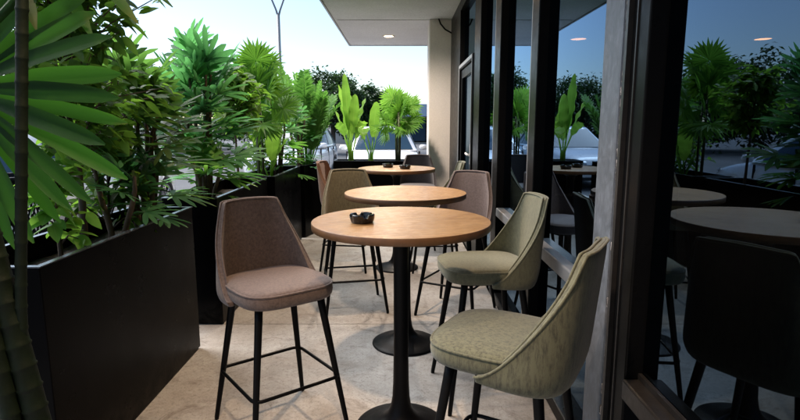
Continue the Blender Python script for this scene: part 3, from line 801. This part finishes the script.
m = MB(); m.lathe([(.17, .0), (.175, .01), (.205, .44), (.205, .45), (.19, .45), (.185, .36)], 40, capt=False); m.build('pot_body', M['planter'], pt)
m = MB(); m.lathe([(.187, .385), (.10, .40), (.01, .405)], 24, capb=False); m.build('soil', M['soil'], pt)

# ------------------------------------------------------------------ beyond the patio
# perforated litter bin
t = thing('mesh_bin', 'black perforated metal litter bin standing behind the foreground palm canes', 'litter bin', (-3.25, 4.35, -.12))
m = MB(); n = 44; rows = 22; g = [[m.vert((.27 * math.cos(2 * PI * (k + .5 * (j % 2)) / n), .27 * math.sin(2 * PI * (k + .5 * (j % 2)) / n), .06 + 1.1 * j / rows)) for k in range(n)] for j in range(rows + 1)]
for j in range(0, rows - 1, 1):
    for k in range(n):
        if j % 2 == 0: m.face((g[j][k], g[j + 1][k], g[j + 2][k], g[j + 1][k - 1]), False) if j + 2 <= rows else None
        else: m.face((g[j][k], g[j + 1][(k + 1) % n], g[j + 2][k], g[j + 1][k]), False) if j + 2 <= rows else None
o = m.build('mesh_side', M['black_metal'], t); w = o.modifiers.new('holes', 'WIREFRAME'); w.thickness = .016
m = MB(); m.lathe([(.28, 1.14), (.285, 1.16), (.28, 1.20), (.25, 1.20), (.25, 1.14)], 40, capb=False, capt=False); m.build('rim', M['black_metal'], t)

# cars
paint_w = simple('white_car_paint', (.84, .86, .88), .30, .0, .03, 3, **{'Coat Weight': 1.0, 'Coat Roughness': .04})
paint_d = simple('dark_car_paint', (.02, .022, .028), .30, .2, .05, 3, **{'Coat Weight': 1.0, 'Coat Roughness': .04})
car_glass = simple('car_window_glass', (.018, .045, .075), .12, .0, .1, 3, **{'Specular IOR Level': .3})
M['tyre'] = simple('tyre_rubber', (.014, .014, .015), .85, 0, .3, 20)
M['rim'] = simple('alloy_rim', (.52, .53, .55), .30, .9, .1, 8)
M['head'] = simple('headlight_lens', (.62, .66, .70), .10, .2, .1, 20, **{'Coat Weight': 1.0})
M['tail'] = simple('tail_light_lens', (.35, .015, .012), .15, 0, .2, 20, **{'Coat Weight': 1.0})
M['trimk'] = simple('black_car_trim', (.012, .012, .013), .5, 0, .2, 20)
def interp(tab, y):
    for (a, b) in zip(tab, tab[1:]):
        if (a[0] - y) * (b[0] - y) <= 0 and a[0] != b[0]:
            f = (y - a[0]) / (b[0] - a[0]); f = f * f * (3 - 2 * f) * .35 + f * .65
            return a[1] + (b[1] - a[1]) * f
    return tab[0][1] if abs(y - tab[0][0]) < abs(y - tab[-1][0]) else tab[-1][1]
def make_car(label, loc, rz, paint, suv=True):
    t = thing('parked_car', label, 'car', loc, rz, 'cars parked around the patio')
    # local: nose towards +Y
    ZTP = [(2.32, .60), (2.24, .74), (1.95, .85), (1.4, .945), (.98, 1.00), (0, 1.0), (-1.5, 1.03), (-2.1, 1.02), (-2.30, .86)]
    HW = [(2.32, .52), (2.24, .68), (2.0, .82), (1.4, .90), (0, .915), (-1.5, .90), (-2.05, .84), (-2.30, .66)]
    ZB = [(2.32, .34), (2.2, .24), (1.5, .21), (-1.6, .23), (-2.2, .32), (-2.30, .40)]
    ys = [2.32, 2.29, 2.24, 2.15, 2.0, 1.8, 1.6, 1.4, 1.2, .98, .6, .2, -.2, -.6, -1, -1.3, -1.6, -1.9, -2.05, -2.18, -2.26, -2.30]
    loops = []
    for y in ys:
        zt, w, zb = interp(ZTP, y), interp(HW, y), interp(ZB, y); h = zt - zb
        half = [(w * .80, zb), (w * .95, zb + h * .06), (w * .985, zb + h * .28), (w, zb + h * .55), (w * .985, zb + h * .74), (w * .95, zb + h * .88), (w * .86, zb + h * .965), (w * .6, zt + .008), (w * .3, zt + .022)]
        loops.append([(a, y, z) for a, z in half] + [(0, y, zt + .026)] + [(-a, y, z) for a, z in half[::-1]])
    mb = MB(); mb.loft(loops, True, True, True); body = mb.build('body', paint, t)
    # wheel arches are cut into the body mesh
    cut = MB()
    for y in (1.38, -1.36):
        lo = []
        for x in (-1.2, 1.2): lo.append([(x, y + .375 * math.cos(2 * PI * k / 40), .335 + .375 * math.sin(2 * PI * k / 40)) for k in range(40)])
        cut.loft(lo, True, True, True, smooth=False)
    co = cut.build('arch_cut', M['trimk'], t)
    bm_ = body.modifiers.new('arches', 'BOOLEAN'); bm_.object = co; bm_.operation = 'DIFFERENCE'; bm_.solver = 'EXACT'
    dg = bpy.context.evaluated_depsgraph_get(); dg.update()
    me = bpy.data.meshes.new_from_object(body.evaluated_get(dg)); body.modifiers.clear(); body.data = me
    bpy.data.objects.remove(co, do_unlink=True)
    m = MB()
    m.box(-.62, .62, 1.0, 1.76, .24, .70); m.box(-.62, .62, -1.74, -.98, .24, .70); m.build('underbody', M['trimk'], t)
    # greenhouse
    zr = 1.56 if suv else 1.43; ry = -1.72 if suv else -1.0; by = -2.12 if suv else -1.75
    B = [V((-.80, 1.02, .985)), V((.80, 1.02, .985)), V((.80, by, 1.0)), V((-.80, by, 1.0))]
    T = [V((-.575, .12, zr - .04)), V((.575, .12, zr - .04)), V((.575, ry, zr - .05)), V((-.575, ry, zr - .05))]
    mb = MB()
    def lp(f, bul):
        c = [B[i].lerp(T[i], f) for i in range(4)]; out = []
        for i in range(4):
            a, b = c[i], c[(i + 1) % 4]
            for k in range(8):
                u = k / 8; p = a.lerp(b, u); n_ = (V((0, 1, 0)), V((1, 0, 0)), V((0, -1, 0)), V((-1, 0, 0)))[i]
                out.append(p + n_ * (bul * 4 * u * (1 - u)))
        return out
    L_ = [lp(0, .10), lp(.35, .11), lp(.7, .10), lp(1.0, .08)]
    ctr = V((0, (T[0].y + T[2].y) / 2, zr))
    top = [[p.lerp(V((ctr.x, ctr.y, p.z)), s_) + Z * dz for p in L_[3]] for s_, dz in ((.06, .022), (.25, .042), (.6, .055), (.95, .058))]
    mb.loft(L_ + top, True, False, True); mb.build('cabin', paint, t)
    def patch(i, u0, u1, f0, f1, off=.006):
        m = MB(); n_ = (V((0, .7, .7)), V((1, 0, .35)), V((0, -.9, .45)), V((-1, 0, .35)))[i].normalized(); ax = (V((0, 1, 0)), V((1, 0, 0)), V((0, -1, 0)), V((-1, 0, 0)))[i]
        N = 10; g = []
        for a in range(N + 1):
            f = f0 + (f1 - f0) * a / N; row = []
            bul = .10 + .01 * math.sin(PI * f)
            for b in range(N + 1):
                u = u0 + (u1 - u0) * b / N
                p = B[i].lerp(T[i], f).lerp(B[(i + 1) % 4].lerp(T[(i + 1) % 4], f), u) + ax * (bul * 4 * u * (1 - u)) + n_ * off
                row.append(m.vert(p))
            g.append(row)
        for a in range(N):
            for b in range(N): m.face((g[a][b], g[a + 1][b], g[a + 1][b + 1], g[a][b + 1]))
        return m
    patch(0, .05, .95, .05, .93, .014).build('windscreen', car_glass, t)
    patch(2, .08, .92, .10, .90, .014).build('rear_window', car_glass, t)
    for i in (1, 3):
        for (u0, u1) in ((.10, .40), (.43, .70), (.73, .93)):
            if i == 3: u0, u1 = 1 - u1, 1 - u0
            patch(i, u0, u1, .08, .88, .012).build('side_window', car_glass, t)
    # wheels
    for sx in (-1, 1):
        for y in (1.38, -1.36):
            w = MB(); x0, x1 = sx * .66, sx * .885
            Mx = Matrix.Translation((0, y, .335)) @ Matrix.Rotation(R(90) * sx, 4, 'Y')
            w.lathe([(.21, .66), (.31, .665), (.335, .69), (.335, .86), (.318, .885), (.25, .885), (.235, .865), (.235, .80)], 40, capt=False)
            ty = w.build('wheel', M['tyre'], t, tf=Mx)
            r_ = MB(); r_.lathe([(.235, .84), (.235, .872), (.218, .874), (.212, .84)], 40, capb=False, capt=False); r_.lathe([(.06, .84), (.06, .872), (.04, .878)], 20)
            for k in range(10):
                a = 2 * PI * k / 10 + (.12 if k % 2 else -.12); c, s_ = math.cos(a), math.sin(a)
                r_.tube([(.05 * c, .05 * s_, .866), (.215 * c, .215 * s_, .862)], [.016, .012], 6)
            r_.lathe([(.21, .80), (.05, .805)], 30, capb=False)
            r_.build('rim', M['rim'], ty, tf=Mx)
    # lamps, grille, mirrors, plate, door seams
    for sx in (-1, 1):
        h = MB()
        pts = []
        for (x, y, z) in ((.30, 2.305, .70), (.52, 2.235, .735), (.70, 2.085, .775), (.80, 1.86, .80)): pts.append((V((sx * x, y, z - .055)), V((sx * x, y - .04, z + .012))))
        a = [(h.vert(p + V((sx * .012, .022, 0))), h.vert(q + V((sx * .014, .022, .006)))) for p, q in pts]
        for p, q in zip(a, a[1:]): h.face((p[0], q[0], q[1], p[1]))
        o = h.build('headlight', M['head'], t); s_ = o.modifiers.new('t', 'SOLIDIFY'); s_.thickness = .03
        h = MB(); h.box(sx * .56 - .16, sx * .56 + .16, -2.31, -2.20, .80, .93); bevel(h.build('tail_light', M['tail'], t), .02)
        h = MB(); h.lathe([(.02, -.10), (.075, -.07), (.085, 0), (.075, .07), (.02, .10)], 20)
        h.build('mirror', paint, t, tf=Matrix.Translation((sx * .985, .78, 1.06)) @ Matrix.Rotation(R(90), 4, 'Y') @ Matrix.Diagonal((.8, .7, 1.0, 1)))
        for y in (.72, -.28, -1.05):
            h = MB(); h.box(sx * .897 - .02, sx * .897 + .024, y - .004, y + .004, .33, .96); h.build('door_seam', M['trimk'], t)
        for y in (.0, -.95):
            h = MB(); h.box(sx * .915 - .012, sx * .915 + .012, y - .08, y + .08, .845, .87); bevel(h.build('door_handle', paint, t), .008)
        h = MB(); h.box(sx * .86 - .02, sx * .86 + .045, -1.0, 1.02, .21, .30); bevel(h.build('side_skirt', M['trimk'], t), .02)
    h = MB(); h.box(-.40, .40, 2.30, 2.338, .42, .63); bevel(h.build('grille', M['trimk'], t), .03, 3)
    h = MB(); h.box(-.62, .62, 2.19, 2.30, .24, .36); bevel(h.build('bumper', M['trimk'], t), .03, 3)
    h = MB(); h.box(-.26, .26, 2.336, 2.345, .40, .51); h.build('number_plate', M['white_paint'], t)
    return t
make_car('white car parked along the planters, seen between the plants behind the brown stool', (-5.0, 8.05, -.12), R(2), paint_w)
make_car('white car with blue windscreen parked nose in behind the far fan palm', (-.45, 14.0, -.12), R(183), paint_w)
make_car('white car parked nose in left of the banana plant', (-3.0, 15.4, -.12), R(176), paint_w)
make_car('dark car parked beyond the white car along the planters, in the window reflection', (-8.2, 8.3, -.12), R(-3), paint_d, False)

# lamp post with a V shaped head
t = thing('lamp_post', 'tall grey lamp post with forked arms rising behind the plants', 'lamp post', (-5.9, 27, -.12))
m = MB(); m.lathe([(.16, 0), (.16, .3), (.095, .32), (.075, 6.9)], 16); m.build('pole', M['galv'], t)
for sx in (-1, 1):
    m = MB(); m.tube([(0, 0, 6.75), (sx * .10, 0, 7.1), (sx * .36, 0, 7.75), (sx * .62, 0, 8.3)], [.05, .045, .04, .04], 10); m.build('arm', M['galv'], t)
    m = MB(); m.box(sx * .8 - .35, sx * .8 + .35, -.16, .16, 8.28, 8.42); bevel(m.build('lamp_head', M['galv'], t), .05)

# far shop
t = thing('shop_building', 'low pale shop with blue fascia and dark shopfront far across the lot', 'building', (0, 47, -.12))
m = MB(); m.box(-6, 16, 0, 12, 0, 2.75); m.build('wall', M['cream_wall'], t)
m = MB(); m.box(-6.3, 16.3, -.9, 12, 2.30, 3.35); bevel(m.build('fascia', M['blue_fascia'], t), .03)
for x in (-5, -2.6, -.2): 
    m = MB(); m.box(x, x + 1.9, -.06, -.003, .35, 2.1); f = m.build('window', M['frame'], t)
    m = MB(); m.box(x + .08, x + 1.82, -.075, -.062, .43, 2.02); m.build('pane', car_glass, f)
m = MB(); m.box(1.1, 3.4, -.06, -.003, 0.1, 2.2); f = m.build('shopfront', M['frame'], t)
m = MB(); m.box(1.2, 2.2, -.08, -.062, .2, 2.1); m.box(2.28, 3.3, -.08, -.062, .2, 2.1); m.build('pane', car_glass, f)

# trees
def crown(mb, c, rx, rz, nclump, nleaf, size, rnd):
    c = V(c)
    for k in range(nclump):
        while True:
            q = V((rnd.uniform(-1, 1), rnd.uniform(-1, 1), rnd.uniform(-1, 1)))
            if .25 < q.length < 1: break
        q *= rnd.uniform(.75, 1.12)
        p = c + V((q.x * rx, q.y * rx, q.z * rz)); cr = rnd.uniform(.14, .30) * rx; tn = rnd.random()
        for l in range(nleaf):
            o = V((rnd.gauss(0, .55), rnd.gauss(0, .55), rnd.gauss(0, .42))) * cr
            d = rdir(rnd.uniform(0, 2 * PI), R(rnd.uniform(-50, 40)))
            mb.blade(p + o, d, Z + V((rnd.uniform(-.7, .7), rnd.uniform(-.7, .7), 0)), size * rnd.uniform(.7, 1.3), size * .55, .2, 2, .2, 'ovate', min(1, max(0, tn * .6 + rnd.uniform(0, .4))))
def tree(label, x, y, h, r, seed, nclump=55, nleaf=46, size=.22):
    rnd = random.Random(seed); t = thing('leafy_tree', label, 'tree', (x, y, -.12), 0, 'trees beyond the parking lot')
    m = MB(); m.tube([(0, 0, 0), (.03, .02, h * .25), (-.04, 0, h * .5), (0, .03, h * .72)], [h * .035, h * .028, h * .02, h * .008], 10); tr = m.build('trunk', M['bark'], t)
    m = MB()
    for k in range(7):
        d = rdir(k * 2.4, R(rnd.uniform(25, 60))); b = V((0, 0, h * rnd.uniform(.3, .55))); m.tube([b, b + d * r * .45, b + d * r * .8 + Z * .1], [h * .012, h * .008, h * .003], 6)
    m.build('limb', M['bark'], t)
    m = MB(); crown(m, (0, 0, h * .64), r, h * .38, int(nclump * 1.6), int(nleaf * 1.3), size * .85, rnd); m.build('crown', LT, t)
tree('dark leafy tree whose top rises between the areca and banana plants', -3.75, 30, 4.45, 1.9, 61, 70, 60, .26)
tree('dark leafy tree behind the banana plant', -1.95, 31, 3.7, 1.6, 62, 60, 55, .26)
tree('rounded dark tree behind the lamp post', -8.6, 33, 4.4, 2.4, 63, 60, 50, .26)
rnd = random.Random(9); m = MB()
for k in range(34):
    a = R(rnd.uniform(-4, 88)); d = rnd.uniform(24, 36); x, y = -d * math.cos(a) * 1.0 - 2, d * math.sin(a) + 6
    if x > -9: continue
    h = rnd.uniform(3.6, 6.2); crown(m, (x, y, h * .52), rnd.uniform(1.7, 2.8), h * .5, 40, 26, .36, rnd)
tag(m.build('treeline', LT), 'band of dark trees and shrubs along the far side of the parking lot', 'trees', kind='stuff')

# ------------------------------------------------------------------ light, world, camera
SUN_EL, SUN_AZ = 48, 150      # azimuth: direction the light comes from, measured from +X counter-clockwise
w = bpy.data.worlds.new('World'); scene.world = w; w.use_nodes = True
nt = w.node_tree; nt.nodes.clear()
sky = nt.nodes.new('ShaderNodeTexSky'); sky.sky_type = 'NISHITA'; sky.sun_disc = False
sky.sun_elevation = R(SUN_EL); sky.sun_rotation = R(90 - SUN_AZ); sky.air_density = 1.0; sky.dust_density = .8; sky.ozone_density = 1.5
bg = nt.nodes.new('ShaderNodeBackground'); bg.inputs[1].default_value = .052
wo = nt.nodes.new('ShaderNodeOutputWorld'); nt.links.new(sky.outputs[0], bg.inputs[0]); nt.links.new(bg.outputs[0], wo.inputs[0])
sl = bpy.data.lights.new('sun', 'SUN'); sl.energy = 1.7; sl.angle = R(50); sl.color = (1, .97, .94)
so = bpy.data.objects.new('sun', sl); C.objects.link(so)
d = rdir(R(SUN_AZ), R(SUN_EL)); so.rotation_euler = (-d).to_track_quat('-Z', 'Y').to_euler(); so.location = d * 30

cam = bpy.data.cameras.new('camera'); cam.sensor_width = 36; cam.lens = 36 * 533 / 800; cam.clip_end = 2000; cam.clip_start = .05
co = bpy.data.objects.new('camera', cam); C.objects.link(co); co.location = (0, 0, 1.49); co.rotation_euler = (R(90 - 9.1), 0, 0)
scene.camera = co
vs = scene.view_settings; vs.view_transform = 'Standard'; vs.look = 'None'; vs.exposure = 2.15; vs.gamma = 1; vs.use_curve_mapping = False
scene.render.engine = 'CYCLES'
cy = scene.cycles; cy.use_denoising = True; cy.max_bounces = 8; cy.transparent_max_bounces = 24; cy.caustics_reflective = False; cy.caustics_refractive = False
cy.sample_clamp_indirect = 6
cy.denoising_input_passes = 'RGB_ALBEDO_NORMAL'; cy.denoising_prefilter = 'ACCURATE'
try: cy.denoiser = 'OPENIMAGEDENOISE'
except Exception: pass
